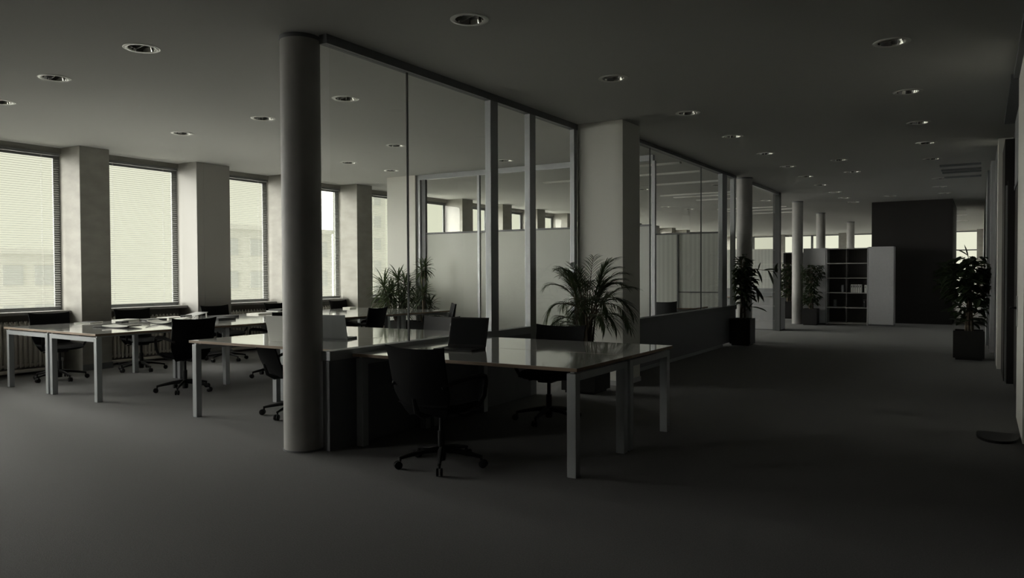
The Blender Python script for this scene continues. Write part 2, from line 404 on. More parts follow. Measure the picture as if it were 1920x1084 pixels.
# ------------------------------------------------------------------ glass partitions (things)
def gpart(name, label, parts):
    root = empty(name, (0, 0, 0), 0, label, 'glass partition')
    for (n, m, b) in parts: bx(n, m, *b, parent=root, bev=.003 if n in ('post', 'bottom_rail', 'cap') else 0)
    return root
PX = -4.33
gpart('glass_partition', 'tall clear glass partition on a dark low wall running from the big column to the white pillar', [
    ('low_wall', LOWP, (PX-.035, PX+.035, 4.33, 7.44, .0, .70)),
    ('cap', ALU, (PX-.05, PX+.045, 4.33, 7.44, .70, .775)),
    ('top_rail', LOWP, (PX-.04, PX+.04, 4.33, 8.62, H-.07, H)),
    ('glass_pane', GLASS, (PX-.005, PX+.005, 4.40, 5.335, .775, H-.07)),
    ('joint', FRAME, (PX-.007, PX+.007, 5.335, 5.35, .775, H-.07)),
    ('glass_pane', GLASS, (PX-.005, PX+.005, 5.35, 6.64, .775, H-.07)),
    ('post', ALU, (PX-.035, PX+.035, 6.64, 6.78, .775, H-.07)),
    ('glass_pane', GLASS, (PX-.005, PX+.005, 6.78, 7.44, .775, H-.07)),
    ('post', ALU, (PX-.035, PX+.035, 7.44, 7.57, 0, H-.07)),
    ('glass_pane', GLASS, (PX-.005, PX+.005, 7.57, 8.54, .02, H-.07)),
    ('post', ALU, (PX-.03, PX+.03, 8.54, 8.62, 0, H-.07)),
])
BY = 11.5
gpart('glass_partition', 'glass cross wall behind the window desks, frosted up to about two metres', [
    ('post', ALU, (-9.08, -9.0, BY-.04, BY+.04, 0, H)),
    ('post', LOWP, (-8.96, -8.88, BY-.03, BY+.03, 0, H-.09)),
    ('top_rail', ALU, (-9.0, -4.40, BY-.04, BY+.04, H-.09, H)),
    ('transom', LOWP, (-8.88, -4.40, BY-.02, BY+.02, 2.10, 2.13)),
    ('glass_pane', GLASS, (-8.88, -7.72, BY-.004, BY+.004, 2.13, H-.09)),
    ('glass_pane', GLASS, (-7.67, -4.43, BY-.004, BY+.004, 2.13, H-.09)),
    ('post', ALU, (-7.72, -7.67, BY-.025, BY+.025, 0, H-.09)),
    ('frosted_pane', FROST, (-8.88, -7.72, BY-.004, BY+.004, .05, 2.10)),
    ('frosted_pane', FROST, (-7.67, -4.43, BY-.004, BY+.004, .05, 2.10)),
    ('bottom_rail', ALU, (-8.88, -4.40, BY-.025, BY+.025, 0, .05)),
    ('post', ALU, (-4.43, -4.37, BY-.03, BY+.03, 0, H-.09)),
])
QX = -4.08
gpart('glass_partition', 'long clear glass partition over a dark low wall beyond the white pillar', [
    ('low_wall', LOWP, (QX-.04, QX+.04, 9.16, 14.88, .05, .66)),
    ('bottom_rail', ALU, (QX-.045, QX+.05, 9.16, 14.0, 0, .05)),
    ('cap', FRAME, (QX-.06, QX+.06, 9.16, 14.9, .66, .735)),
    ('top_rail', FRAME, (QX-.05, QX+.05, 9.16, 14.9, H-.05, H)),
    ('glass_pane', GLASS, (QX-.005, QX+.005, 9.2, 10.5, .735, H-.05)),
    ('joint', FRAME, (QX-.007, QX+.007, 10.5, 10.52, .735, H-.05)),
    ('glass_pane', GLASS, (QX-.005, QX+.005, 10.52, 12.86, .735, H-.05)),
    ('joint', FRAME, (QX-.007, QX+.007, 12.86, 12.88, .735, H-.05)),
    ('glass_pane', GLASS, (QX-.005, QX+.005, 12.88, 14.0, .735, H-.05)),
    ('post', ALU, (QX-.04, QX+.04, 14.0, 14.3, .735, H-.05)),
    ('glass_pane', GLASS, (QX-.005, QX+.005, 14.3, 14.78, .735, H-.05)),
    ('post', ALU, (QX-.04, QX+.04, 14.78, 14.88, .735, H-.05)),
])
gpart('glass_partition', 'clear glass pane between the ficus column and the slim grey post', [
    ('top_rail', ALU, (-4.10, -4.02, 15.45, 18.5, H-.06, H)),
    ('glass_pane', GLASS, (-4.065, -4.055, 15.45, 18.5, .0, H-.06)),
    ('post', FRAME, (-4.16, -4.0, 18.5, 18.62, 0, H)),
])
gpart('frosted_screen', 'frosted ribbed cross screen inside the glazed room beyond the pillar', [
    ('frosted_pane', RIB, (-8.4, -4.22, 14.36, 14.368, .06, 2.10)),
    ('top_rail', FRAME, (-8.4, -4.22, 14.34, 14.39, 2.10, 2.13)),
    ('bottom_rail', FRAME, (-8.4, -4.22, 14.34, 14.39, 0, .06)),
    ('transom', FRAME, (-5.0, -4.22, 14.345, 14.385, .98, 1.0)),
    ('post', FRAME, (-5.02, -4.99, 14.34, 14.39, .06, 2.10)),
    ('post', FRAME, (-6.42, -6.39, 14.34, 14.39, .06, 2.10)),
    ('post', FRAME, (-7.92, -7.89, 14.34, 14.39, .06, 2.10)),
])
gpart('frosted_screen', 'pale frosted screen glowing behind the branch of the ficus', [
    ('frosted_pane', RIB, (-8.0, -4.66, 21.5, 21.51, .92, 1.99)),
    ('lower_panel', GREYP, (-8.0, -4.66, 21.48, 21.53, 0, .92)),
    ('post', FRAME, (-4.69, -4.64, 21.47, 21.54, 0, 2.0)),
])

# ------------------------------------------------------------------ downlights
def make_downlight():
    root = empty('downlight', (0, 0, 0), 0, 'x', 'ceiling light', 'recessed round downlights')
    r = MB(); r.lathe([(.102, -.002), (.140, -.004), (.140, 0), ], n=36, cap=False); r.lathe([(.102, .012), (.104, -.003), (.112, -.006), (.126, -.006), (.141, -.001)], n=36, cap=False)
    r.build('trim_ring', RINGM, root, smooth=True)
    d = MB(); d.lathe([(.102, -.002), (.094, .03), (.078, .06), (.05, .085)], n=36, cap=False); d.add([( .05*math.cos(2*PI*i/36), .05*math.sin(2*PI*i/36), .085) for i in range(36)], [tuple(range(36))])
    d.build('reflector', REFLM, root, smooth=True)
    l = MB(); l.box(-.095, .095, -.002, .002, .012, .04); l.build('louvre_blade', WHITE, root)
    b = MB(); b.tube([(-.06, .03, .06), (.06, .03, .06)], .009); b.tube([(-.06, -.03, .06), (.06, -.03, .06)], .009); b.build('lamp_tube', WHITE, root, smooth=True)
    return root
DLAB = {0:'nearest bright one left of the big column top', 1:'left of the brightest one, second from the left photo edge', 2:'cut by the left photo edge',
 3:'seen through the first glass pane right of the big column', 4:'just left of the big column', 5:'above the second window',
 6:'by the thin glass joint', 7:'seen through glass above the last window pier', 8:'seen through glass nearest the cross wall corner',
 9:'seen through glass between the two tall partition posts', 10:'at the top centre of the photo, nearest over the aisle'}
first = None
ords = ['second','third','fourth','fifth','sixth','seventh','eighth','ninth','tenth','eleventh']
for i, (x, y) in enumerate(DL):
    if i in DLAB: lab = 'recessed round ceiling downlight ' + DLAB[i]
    elif i <= 20: lab = 'dark recessed round downlight, %s in the left aisle row counted from the camera' % ords[i-11]
    elif i <= 28: lab = 'dark recessed round downlight, %s in the row beside the right wall' % (['nearest']+ords)[i-21]
    elif i == 29: lab = 'small round downlight on the aisle centre line, nearer of the two there'
    elif i == 30: lab = 'bright small round downlight on the aisle centre line, behind its dark neighbour'
    elif i == 31: lab = 'small dark downlight directly before the dark core wall'
    elif i == 32: lab = 'bright round downlight in the glazed room, just right of the pillar edge'
    elif i == 33: lab = 'round downlight in the glazed room near the slim partition post'
    elif i == 35: lab = 'round downlight seen through the glass right of the ficus column'
    elif i == 34: lab = 'far tiny downlight in the glazed room, nearer of a pair'
    else: lab = 'far tiny downlight in the glazed room, further of a pair'
    rz = random.uniform(-.4, .4)
    if first is None: first = make_downlight(); first.location = (x, y, H); first['label'] = lab; first.rotation_euler = (0, 0, rz)
    else: dup(first, (x, y, H), rz, lab)

# linear slots
def slot(x0, x1, y, name, lab, grp, wd=.07, m=CHROME):
    root = empty(name, ((x0+x1)/2, y, H), 0, lab, 'ceiling slot', grp); hw = (x1-x0)/2
    f = MB(); f.box(-hw, hw, -wd, -wd+.012, -.028, 0); f.box(-hw, hw, wd-.012, wd, -.028, 0); f.box(-hw, -hw+.012, -wd, wd, -.028, 0); f.box(hw-.012, hw, -wd, wd, -.028, 0)
    f.build('slot_frame', RINGM if m is CHROME else LOWP, root)
    g = MB(); g.box(-hw+.012, hw-.012, -wd+.012, wd-.012, -.004, -.001); g.build('slot_inset', m, root)
for k, y in enumerate((15.35, 16.05, 16.45, 17.3)):
    slot(-.64, -.02, y, 'air_slot', 'dark linear ceiling slot by the right wall, %s from the camera' % ['first', 'second', 'third', 'fourth'][k], 'ceiling slots by the right wall', .05, PLAST)
for k, (x0, x1, y) in enumerate(((-5.9, -4.3, 12.47), (-7.6, -4.35, 13.7), (-5.9, -4.46, 15.33), (-6.57, -4.8, 17.6), (-6.45, -5.0, 18.2), (-6.2, -5.0, 19.2), (-6.6, -4.66, 22.4), (-6.6, -4.66, 23.3), (-6.6, -4.9, 24.6))):
    slot(x0, x1, y, 'light_channel', 'bright linear ceiling channel in the glazed rooms, %s from the camera' % (['first']+ords)[k], 'linear ceiling channels', .045)
for k, y in enumerate((26.87, 29.16, 32.55)):
    slot(-1.3, -.42, y, 'light_channel', 'linear ceiling channel right of the dark core wall, %s of three' % ['nearest', 'middle', 'furthest'][k], 'linear ceiling channels')

# ------------------------------------------------------------------ desks
def make_desk(lx, ly, leg=.06, over=.02, along='y', ends=(-1, 1)):
    """origin at the floor centre"""
    root = empty('desk', (0, 0, 0), 0, 'x', 'desk')
    t = MB(); hx, hy = lx/2, ly/2
    t.box(-hx, hx, -hy, hy, .715, .74, .002)
    ob = t.build('tabletop', [TOP, EDGE], root)
    for p in ob.data.polygons: p.material_index = 0 if abs(p.normal.z) > .9 else 1
    a, b_ = hx-over, hy-over
    for sx_ in (-1, 1):
        for sy_ in ends:
            l = MB(); l.box(min(sx_*a, sx_*(a-leg)), max(sx_*a, sx_*(a-leg)), min(sy_*b_, sy_*(b_-leg)), max(sy_*b_, sy_*(b_-leg)), 0, .70, .004)
            l.build('leg', LEGM, root)
    f = MB()
    if along == 'y':
        for sx_ in (-1, 1): xa, xb = sorted((sx_*a, sx_*(a-leg*.6))); f.box(xa, xb, -b_+leg, b_-leg, .65, .70)
        f.box(-a+leg, a-leg, -.03, .03, .66, .70)
    else:
        for sy_ in ends: ya, yb = sorted((sy_*b_, sy_*(b_-leg*.6))); f.box(-a+leg, a-leg, ya, yb, .65, .70)
        f.box(-.03, .03, -b_+leg if -1 in ends else -hy, b_-leg, .66, .70)
    for sx_ in (-1, 1):
        for sy_ in ends: f.box(sx_*(a-leg/2)-.015, sx_*(a-leg/2)+.015, sy_*(b_-leg/2)-.015, sy_*(b_-leg/2)+.015, .70, .716)
    f.build('frame_rail', LEGM, root)
    return root
# bench A by the windows: two rows of four
dA = make_desk(1.09, 1.68, along='x'); dA2 = make_desk(1.09, 1.425, along='x', ends=(1,))
ys = [5.61, 7.17, 8.605, 10.04]; used = False
oo = ['nearest', 'second', 'third', 'furthest']
AR = -.058
for r, lx_ in enumerate((-1.64, -.545)):
    for k, ly_ in enumerate(ys):
        ly_ -= 4.77; x = -8.08 + lx_*math.cos(AR) - ly_*math.sin(AR); y = 4.70 + lx_*math.sin(AR) + ly_*math.cos(AR)
        lab = 'white-topped desk in the %s row by the windows, %s from the camera' % (('back', 'front')[r], oo[k])
        if r == 0 and k == 0: dA.location = (x, y, 0); dA.rotation_euler = (0, 0, AR); dA['label'] = lab; dA['group'] = 'desks by the windows'
        elif k == 0: dup(dA, (x, y, 0), AR, lab)
        elif not used: dA2.location = (x, y, 0); dA2.rotation_euler = (0, 0, AR); dA2['label'] = lab; dA2['group'] = 'desks by the windows'; used = True
        else: dup(dA2, (x, y, 0), AR, lab)
# bench B
dB = make_desk(2.08, 1.08); dB.location = (-5.47, 5.24, 0); dB['label'] = 'white-topped desk passing behind the big column, with two laptops'; dB['group'] = 'middle desk pair'
dup(dB, (-5.47, 6.33, 0), None, 'empty white-topped desk left of the glass partition, far one of the middle pair')
dC = make_desk(1.99, .92, leg=.068); dC.location = (-3.275, 5.02, 0); dC['label'] = 'front white-topped desk carrying the open black laptop, nearest to the camera'; dC['group'] = 'front desk pair'
dup(dC, (-3.275, 5.95, 0), None, 'empty white-topped desk behind the front desk with the laptop')
dR = make_desk(1.5, .75); dR.location = (-5.05, 13.6, 0); dR['label'] = 'desk inside the glazed room beyond the pillar'; dR['group'] = 'desks in the glazed room'
dup(dR, (-5.4, 20.2, 0), None, 'far desk seen through the glass behind the ficus branch')

# ------------------------------------------------------------------ chairs (local: faces +Y, origin under the seat centre)
def make_chair(name, label, scale_back=1.0, fabric=BLACK):
    root = empty(name, (0, 0, 0), 0, label, 'office chair')
    # seat: rounded curved pad
    bm = bmesh.new(); n = 10; hw, hd = .235, .23
    def grid(top):
        vs = []
        for j in range(n+1):
            for i in range(n+1):
                u, v = -1+2*i/n, -1+2*j/n
                uu = u*math.sqrt(1-.32*v*v*.5); vv = v*math.sqrt(1-.32*u*u*.5)
                z = .455 + .012*u*u - .03*max(0, v-.4)**2*3 + .02*max(0, -v-.5)
                edge = max(abs(u), abs(v))
                if not top: z -= .055*(1-edge**4) + .012
                vs.append(bm.verts.new((uu*hw, vv*hd, z)))
        return vs
    A, B = grid(True), grid(False)
    for j in range(n):
        for i in range(n):
            k = j*(n+1)+i
            bm.faces.new((A[k], A[k+1], A[k+n+2], A[k+n+1])); bm.faces.new((B[k+n+1], B[k+n+2], B[k+1], B[k]))
    rim = [j for j in range(n+1)] + [n+(n+1)*j for j in range(1, n+1)] + [n*(n+1)+i for i in range(n-1, -1, -1)] + [(n+1)*j for j in range(n-1, 0, -1)]
    for a, b_ in zip(rim, rim[1:]+rim[:1]): bm.faces.new((A[b_], A[a], B[a], B[b_]))
    def fin(bm, nme, m, par):
        bmesh.ops.recalc_face_normals(bm, faces=bm.faces[:]); me = bpy.data.meshes.new(nme); bm.to_mesh(me); bm.free(); me.materials.append(m)
        me.polygons.foreach_set('use_smooth', [True]*len(me.polygons))
        try: me.set_sharp_from_angle(angle=math.radians(50))
        except Exception: pass
        ob = bpy.data.objects.new(nme, me); COL.objects.link(ob); ob.parent = par; return ob
    fin(bm, 'seat', fabric, root)
    # backrest: curved shell from the seat up, top edge dips between raised corners
    bm = bmesh.new(); nu, nv = 12, 12; L = []
    top = .86*scale_back
    for s in (0, 1):
        g = []
        for j in range(nv+1):
            v = j/nv
            for i in range(nu+1):
                u = -1+2*i/nu
                wdt = .16 + .075*min(1, v/.32)**.7 + .012*v + (.008*max(0, v-.85)/.15)
                z = .40 + (top-.40)*v + .018*v*(abs(u)**3) - .03*(1-v)**3*abs(u)
                yy = -.235 - .075*v - .05*math.sin(v*PI)*.4 + .05*u*u*(.5+.5*math.sin(v*PI)) + (.07*(1-v)**3) - .03*max(0, v-.8)
                g.append(bm.verts.new((u*wdt, yy - (.016 if s else 0), z)))
        L.append(g)
    A, B = L
    for j in range(nv):
        for i in range(nu):
            k = j*(nu+1)+i; q = k+nu+1
            bm.faces.new((A[k], A[k+1], A[q+1], A[q])); bm.faces.new((B[q], B[q+1], B[k+1], B[k]))
    rim = list(range(nu+1)) + [nu+(nu+1)*j for j in range(1, nv+1)] + [nv*(nu+1)+i for i in range(nu-1, -1, -1)] + [(nu+1)*j for j in range(nv-1, 0, -1)]
    for a, b_ in zip(rim, rim[1:]+rim[:1]): bm.faces.new((A[b_], A[a], B[a], B[b_]))
    bk = fin(bm, 'backrest', fabric, root)
    # back support spar and tilt mechanism
    m = MB(); m.tube([(0, -.06, .385), (0, -.2, .38), (0, -.27, .42), (0, -.305, .52)], [.028, .026, .022, .012], 8, .6); m.box(-.075, .075, -.12, .10, .365, .41, .012)
    m.tube([(.06, 0, .385), (.17, .01, .375), (.20, .01, .37)], .007, 6)
    m.build('tilt_mechanism', PLAST, root, smooth=True)
    # looped armrests
    for s in (-1, 1):
        a = MB()
        pts = [(s*.215, -.265, .60), (s*.245, -.22, .625), (s*.262, -.05, .645), (s*.265, .12, .645), (s*.265, .165, .635), (s*.265, .18, .60), (s*.262, .165, .50), (s*.25, .13, .445), (s*.20, .05, .405), (s*.08, .0, .385)]
        a.tube(pts, [.013, .016, .023, .024, .022, .019, .017, .017, .016, .015], 8, .75)
        a.build('armrest', PLAST, root, smooth=True)
    g = MB(); g.lathe([(.026, .11), (.026, .25), (.017, .25), (.017, .37)], n=16); g.lathe([(.030, .035), (.034, .07), (.036, .11)], n=16)
    g.build('gas_lift', PLAST, root, smooth=True)
    st = MB()
    for k in range(5):
        t = 2*PI*k/5 + .3; cx, cy_ = math.cos(t), math.sin(t)
        st.tube([(0, 0, .115), (cx*.12, cy_*.12, .108), (cx*.24, cy_*.24, .088), (cx*.305, cy_*.305, .074)], [.030, .023, .017, .013], 8, .8)
        st.tube([(cx*.3, cy_*.3, .085), (cx*.3, cy_*.3, .05)], .009, 6)
    stb = st.build('star_base', PLAST, root, smooth=True)
    for k in range(5):
        t = 2*PI*k/5 + .3; cx, cy_ = math.cos(t), math.sin(t); d = Vector((-cy_, cx, 0)); p = Vector((cx*.315, cy_*.315, .0285))
        cs = MB()
        for sg in (-1, 1):
            c0 = p + d*(sg*.014)
            cs.tube([c0 - d*.009, c0 - d*.006, c0+d*.006, c0+d*.009], [.022, .0285, .0285, .022], 14)
        cs.build('caster', PLAST, stb, smooth=True)
    return root
ch = make_chair('office_chair', 'x')
F_PX, F_MX, F_PY, F_MY = -PI/2, PI/2, 0, PI   # facing +x, -x, +y, -y
CH = [
 (-10.32, 5.52, F_PX-.10, 'black armchair at the window side of the desks, leftmost in the photo', 'chairs at the window desks'),
 (-10.30, 6.66, F_PX-.18, 'black armchair facing the camera before the second window', 'chairs at the window desks'),
 (-8.0, 5.72, F_MX-.25, 'black chair with its back to the aisle, nearest at the front of the window desks', 'chairs at the window desks'),
 (-10.28, 8.10, F_PX-.05, 'black armchair in front of the panelled pier, window side', 'chairs at the window desks'),
 (-10.2, 9.32, F_PX+.05, 'black chair behind the book stack just left of the big column, window side', 'chairs at the window desks'),
 (-10.1, 10.75, F_PX+.1, 'black chair far at the window side, seen just right of the big column', 'chairs at the window desks'),
 (-8.08, 7.15, F_MX-.1, 'black chair half hidden behind the big column and grey laptop lid', 'chairs at the window desks'),
 (-7.92, 8.66, F_MX+.15, 'black chair with raised corner seen through glass right of the big column', 'chairs at the window desks'),
 (-7.62, 10.10, F_MX+.75, 'black chair seen almost edge-on at the far end of the window desks', 'chairs at the window desks'),
 (-3.30, 4.43, F_PY-.02, 'black armchair in front, pushed under the desk with the laptop', 'chairs at the front desks'),
 (-3.42, 6.26, F_MY+.10, 'black chair on the far side of the front desks, before the palm', 'chairs at the front desks'),
]
for i, (x, y, rz, lab, grp) in enumerate(CH):
    if i == 0: ch.location = (x, y, 0); ch.rotation_euler = (0, 0, rz); ch['label'] = lab; ch['group'] = grp
    else: dup(ch, (x, y, 0), rz, lab, grp)
cg = make_chair('office_chair', 'grey mesh-backed chair behind the middle desk pair, left of the black laptop', 1.0, MESHF)
cg.location = (-5.40, 6.98, 0); cg.rotation_euler = (0, 0, F_MY); cg['group'] = 'chairs at the middle desks'
dup(cg, (-4.72, 12.95, 0), 0.1, 'grey chair inside the glazed room beyond the pillar', 'chairs at the middle desks')
cl = make_chair('office_chair', 'low black chair tucked under the middle desk, half behind the big column', .79)
cl.location = (-5.72, 5.30, 0); cl.rotation_euler = (0, 0, F_PY-.35); cl['group'] = 'chairs at the middle desks'

# ------------------------------------------------------------------ laptops
def make_laptop(label, lidm, w_=.33, d_=.23, ang=105, screen=True):
    root = empty('laptop', (0, 0, 0), 0, label, 'laptop')
    b = MB(); b.box(-w_/2, w_/2, -d_/2, d_/2, 0, .018, .004); b.build('base', lidm, root)
    k = MB()
    for r in range(5):
        for c in range(12):
            x = -w_/2+.03+c*(w_-.06)/11.0; y = d_/2-.04-r*.021
            k.box(x-.009, x+.009, y-.008, y+.008, .018, .0205)
    k.box(-.045, .045, -d_/2+.015, -d_/2+.06, .018, .0188)
    k.build('keyboard', PLAST, root)
    lid = MB(); lid.box(-w_/2, w_/2, 0, .009, 0, d_, .003)
    lo = lid.build('lid', lidm, root); lo.location = (0, d_/2-.004, .018); lo.rotation_euler = (math.radians(90-ang), 0, 0)
    if screen:
        s = MB(); s.box(-w_/2+.015, w_/2-.015, -.001, .0, .018, d_-.014); s.build('screen', mat('laptop_screen', (.02, .021, .024), .12), lo)
    return root
l = make_laptop('open black laptop on the front desk, screen towards the camera', PLAST, .36, .25); l.location = (-3.68, 5.20, .74); l.rotation_euler = (0, 0, .12)
l = make_laptop('open white laptop seen from behind, left edge of the big column', WHITE, .34, .235); l.location = (-5.60, 5.16, .74); l.rotation_euler = (0, 0, PI+.25)
l = make_laptop('open grey laptop standing just right of the big column on the middle desk', GREYP, .34, .235); l.location = (-5.36, 5.50, .74); l.rotation_euler = (0, 0, PI+.35)

# ------------------------------------------------------------------ desk clutter
Z = .7405
def slab_thing(name, label, cat, x, y, rz, w_, d_, h, m, z=Z, parts=None):
    root = empty(name, (x, y, z), rz, label, cat)
    bx('cover' if name in ('notebook', 'book', 'binder') else 'body', m, -w_/2, w_/2, -d_/2, d_/2, 0, h, root, .002)
    for (n, mm, b) in (parts or []): bx(n, mm, *b, parent=root)
    return root
slab_thing('notebook', 'flat dark notebook at the near corner of the back window desk', 'notebook', -10.02, 5.74, .5, .21, .28, .014, COVER, parts=[('page_block', PAPER, (-.105, .108, -.145, .145, .002, .012))])
slab_thing('binder', 'white ring binder lying on the back window desk', 'binder', -10.0, 6.24, .2, .21, .27, .022, WHITE)
slab_thing('notebook', 'black notebook lying before the second window chair', 'notebook', -9.86, 6.55, .1, .22, .30, .018, COVER, parts=[('page_block', PAPER, (-.105, .108, -.145, .145, .003, .016))])
slab_thing('calculator', 'small dark calculator between the binder and the black notebook', 'calculator', -9.74, 6.03, .4, .09, .15, .016, PLAST, parts=[('keypad', LOWP, (-.035, .035, -.06, .03, .016, .018)), ('display', GREYP, (-.035, .035, .04, .065, .016, .018))])
slab_thing('paper_stack', 'stack of white paper beside the silver laptop stand', 'paper', -9.98, 6.93, .1, .24, .30, .02, PAPER)
r = empty('laptop_stand', (-10.0, 7.34, Z), .25, 'slanted silver laptop stand on the back window desk', 'stand')
m_ = MB(); m_.add([(-.15, -.2, .02), (.15, -.2, .02), (.15, .2, .075), (-.15, .2, .075), (-.15, -.2, .028), (.15, -.2, .028), (.15, .2, .083), (-.15, .2, .083)], [(0, 3, 2, 1), (4, 5, 6, 7), (0, 1, 5, 4), (1, 2, 6, 5), (2, 3, 7, 6), (3, 0, 4, 7)]); m_.build('tray', SILVER, r); r.scale = (.72, .72, .8)
m_ = MB(); m_.box(-.13, -.11, -.19, -.17, 0, .022); m_.box(.11, .13, -.19, -.17, 0, .022); m_.box(-.13, -.11, .17, .19, 0, .075); m_.box(.11, .13, .17, .19, 0, .075); m_.build('stand_foot', CHROME, r)
slab_thing('hole_punch', 'small dark desk organiser before the silver laptop stand', 'desk organiser', -9.72, 6.98, .2, .08, .14, .05, PLAST, parts=[('drawer_front', CHROME, (.04, .042, -.06, .06, .01, .04))])
def curled(name, label, cat, x, y, rz, w_, d_, m, lift):
    root = empty(name, (x, y, Z), rz, label, cat); b = MB(); n = 10; vs = []; fs = []
    for s in (0, 1):
        for i in range(n+1):
            u = -1+2*i/n
            for v in (-1, 1): vs.append((u*w_/2, v*d_/2, .002+lift*u*u + s*.006))
    k = 2*(n+1)
    for i in range(n):
        a = 2*i; fs += [(a, a+1, a+3, a+2), (k+a+2, k+a+3, k+a+1, k+a), (a, a+2, k+a+2, k+a), (a+3, a+1, k+a+1, k+a+3)]
    fs += [(0, k, k+1, 1), (2*n, 2*n+1, k+2*n+1, k+2*n)]
    b.add(vs, fs); b.build('cover', m, root, smooth=True)
    p = MB(); vs = []
    for s in (0, 1):
        for i in range(n+1):
            u = -1+2*i/n
            for v in (-1, 1): vs.append((u*w_*.47, v*d_*.47, .009+lift*u*u*.9 + s*.008))
    p.add(vs, fs); p.build('pages', PAPER, root, smooth=True); return root
curled('magazine', 'open magazine with curled edges on the front window desk, nearest to the aisle', 'magazine', -8.80, 5.44, .3, .38, .24, COVER, .016)
curled('folder', 'dark folder with turned-up edges on the front window desk beside the near chair', 'folder', -8.98, 6.14, .5, .36, .30, COVER, .035)
def pen(x, y, rz, lab):
    b = MB(); b.tube([(-.075, 0, .006), (-.07, 0, .006), (.065, 0, .006), (.078, 0, .006)], [.002, .0055, .0055, .001], 8)
    o_ = b.build('pen', PLAST, None, smooth=True); o_.location = (x, y, Z); o_.rotation_euler = (0, 0, rz); tag(o_, lab, 'pen')
pen(-9.20, 6.34, .9, 'black pen lying beside the dark folder')
pen(-9.02, 5.30, .7, 'black pen lying at the near side of the magazine')
slab_thing('notebook', 'dark notebook, nearer of two flat beside the crumpled paper', 'notebook', -9.02, 7.00, .3, .25, .40, .035, COVER)
slab_thing('notebook', 'dark notebook, further of two flat beside the crumpled paper', 'notebook', -9.42, 7.40, .2, .22, .36, .03, COVER)
b = MB(); bm = bmesh.new(); bmesh.ops.create_icosphere(bm, subdivisions=3, radius=1)
for v in bm.verts:
    n_ = 1+random.uniform(-.16, .16); v.co = Vector((v.co.x*.15*n_, v.co.y*.11*n_, max(0, (v.co.z+.55)*.032*n_)))
bm.verts.index_update(); b.add([v.co for v in bm.verts], [[v.index for v in f.verts] for f in bm.faces]); bm.free()
o_ = b.build('crumpled_paper', PAPER); o_.location = (-9.28, 6.62, Z); tag(o_, 'crumpled white paper on the window desks right of the near chair back', 'paper')
slab_thing('paper_stack', 'loose white papers left of the book stack, window desks', 'paper', -9.72, 8.30, .1, .25, .32, .02, PAPER)
for k in range(3):
    slab_thing('book', 'book in the pile left of the big column, %s of three' % ['bottom', 'middle', 'top'][k], 'book', -9.72+.01*k, 8.66+.02*k, .1*k, .24, .34-.02*k, .022, [COVER, WHITE, COVER][k], z=Z+.0225*k)
slab_thing('paper_stack', 'small white pad on the window desks just right of the big column', 'paper', -9.80, 10.40, .2, .15, .21, .025, PAPER)

# ------------------------------------------------------------------ storage
def cabinet(x0, x1, y0, y1, h, label, doors=2):
    root = empty('storage_cabinet', ((x0+x1)/2, y0, 0), 0, label, 'cabinet'); hw = (x1-x0)/2; d = y1-y0
    bx('body', CAB, -hw, hw, .02, d, .03, h, root); bx('plinth', LOWP, -hw+.01, hw-.01, .03, d, 0, .03, root)
    for k in range(doors):
        a = -hw+.003+k*(2*hw/doors)
        dr = bx('door', CAB, a, a+2*hw/doors-.006, 0, .019, .035, h-.004, root, .002)
        hh = MB(); xx = a+(2*hw/doors)-.05 if k % 2 == 0 else a+.045; hh.tube([(xx, -.018, 1.0), (xx, -.018, 1.12)], .005); hh.tube([(xx, 0, 1.0), (xx, -.018, 1.0)], .004); hh.tube([(xx, 0, 1.12), (xx, -.018, 1.12)], .004)
        hh.build('handle', CAB, dr)
    return root
cabinet(-4.02, -3.46, 21.32, 21.75, 1.98, 'white storage cabinet left of the open bookcase, behind a potted plant', 1)
cabinet(-2.45, -1.87, 21.3, 21.75, 1.99, 'white storage cabinet right of the open bookcase, against the dark core', 1)
def bookcase(x0, x1, y0, y1, h, label, div=True, back=True):
    root = empty('open_bookcase', ((x0+x1)/2, y0, 0), 0, label, 'bookcase'); hw = (x1-x0)/2; d = y1-y0
    for s in (-1, 1): bx('side_panel', CAB, min(s*hw, s*(hw-.02)), max(s*hw, s*(hw-.02)), 0, d, 0, h, root)
    if div: bx('divider', CABIN, -.02, .0, .01, d, .05, h-.02, root)
    if back: bx('back_panel', CABIN, -hw+.02, hw-.02, d-.012, d, .05, h-.02, root)
    for z in (.05, .44, .82, 1.2, 1.58, h-.02): bx('shelf', SHELFM, -hw+.02, hw-.02, 0, d-.012, z-.012, z+.01, root)
    return root
bookcase(-3.45, -2.46, 21.32, 21.75, 1.98, 'open bookcase with few binders between the white cabinets')
bookcase(-5.3, -4.55, 24.9, 25.3, 1.98, 'dark open bookcase far behind, left of a round column')
for k in range(5):
    x = -2.84+k*.052
    r_ = empty('binder', (x, 21.36, .832), 0, 'white binder standing in the bookcase, %s in the row of five' % ['first', 'second', 'third', 'fourth', 'fifth'][k], 'binder', 'white binders in the bookcase')
    bx('cover', WHITE, -.021, .021, 0, .2, 0, .205, r_); bx('spine_label', LOWP, -.012, .012, -.001, 0, .13, .18, r_)
for k, (x, z, m_, lab) in enumerate(((-2.52, .832, WHITE, 'pale binder alone at the right end of the binder shelf'), (-3.25, .452, GREYP, 'small grey folder on the shelf below, left bay'), (-2.55, .452, COVER, 'dark folder on the shelf below the binders'), (-3.06, .832, GREYP, 'grey folder left of the divider on the binder shelf'))):
    r_ = empty('binder', (x, 21.37, z), 0, lab, 'binder'); bx('cover', m_, -.025, .025, 0, .2, 0, .19, r_); bx('spine_label', SHELFM, -.012, .012, -.001, 0, .12, .16, r_)
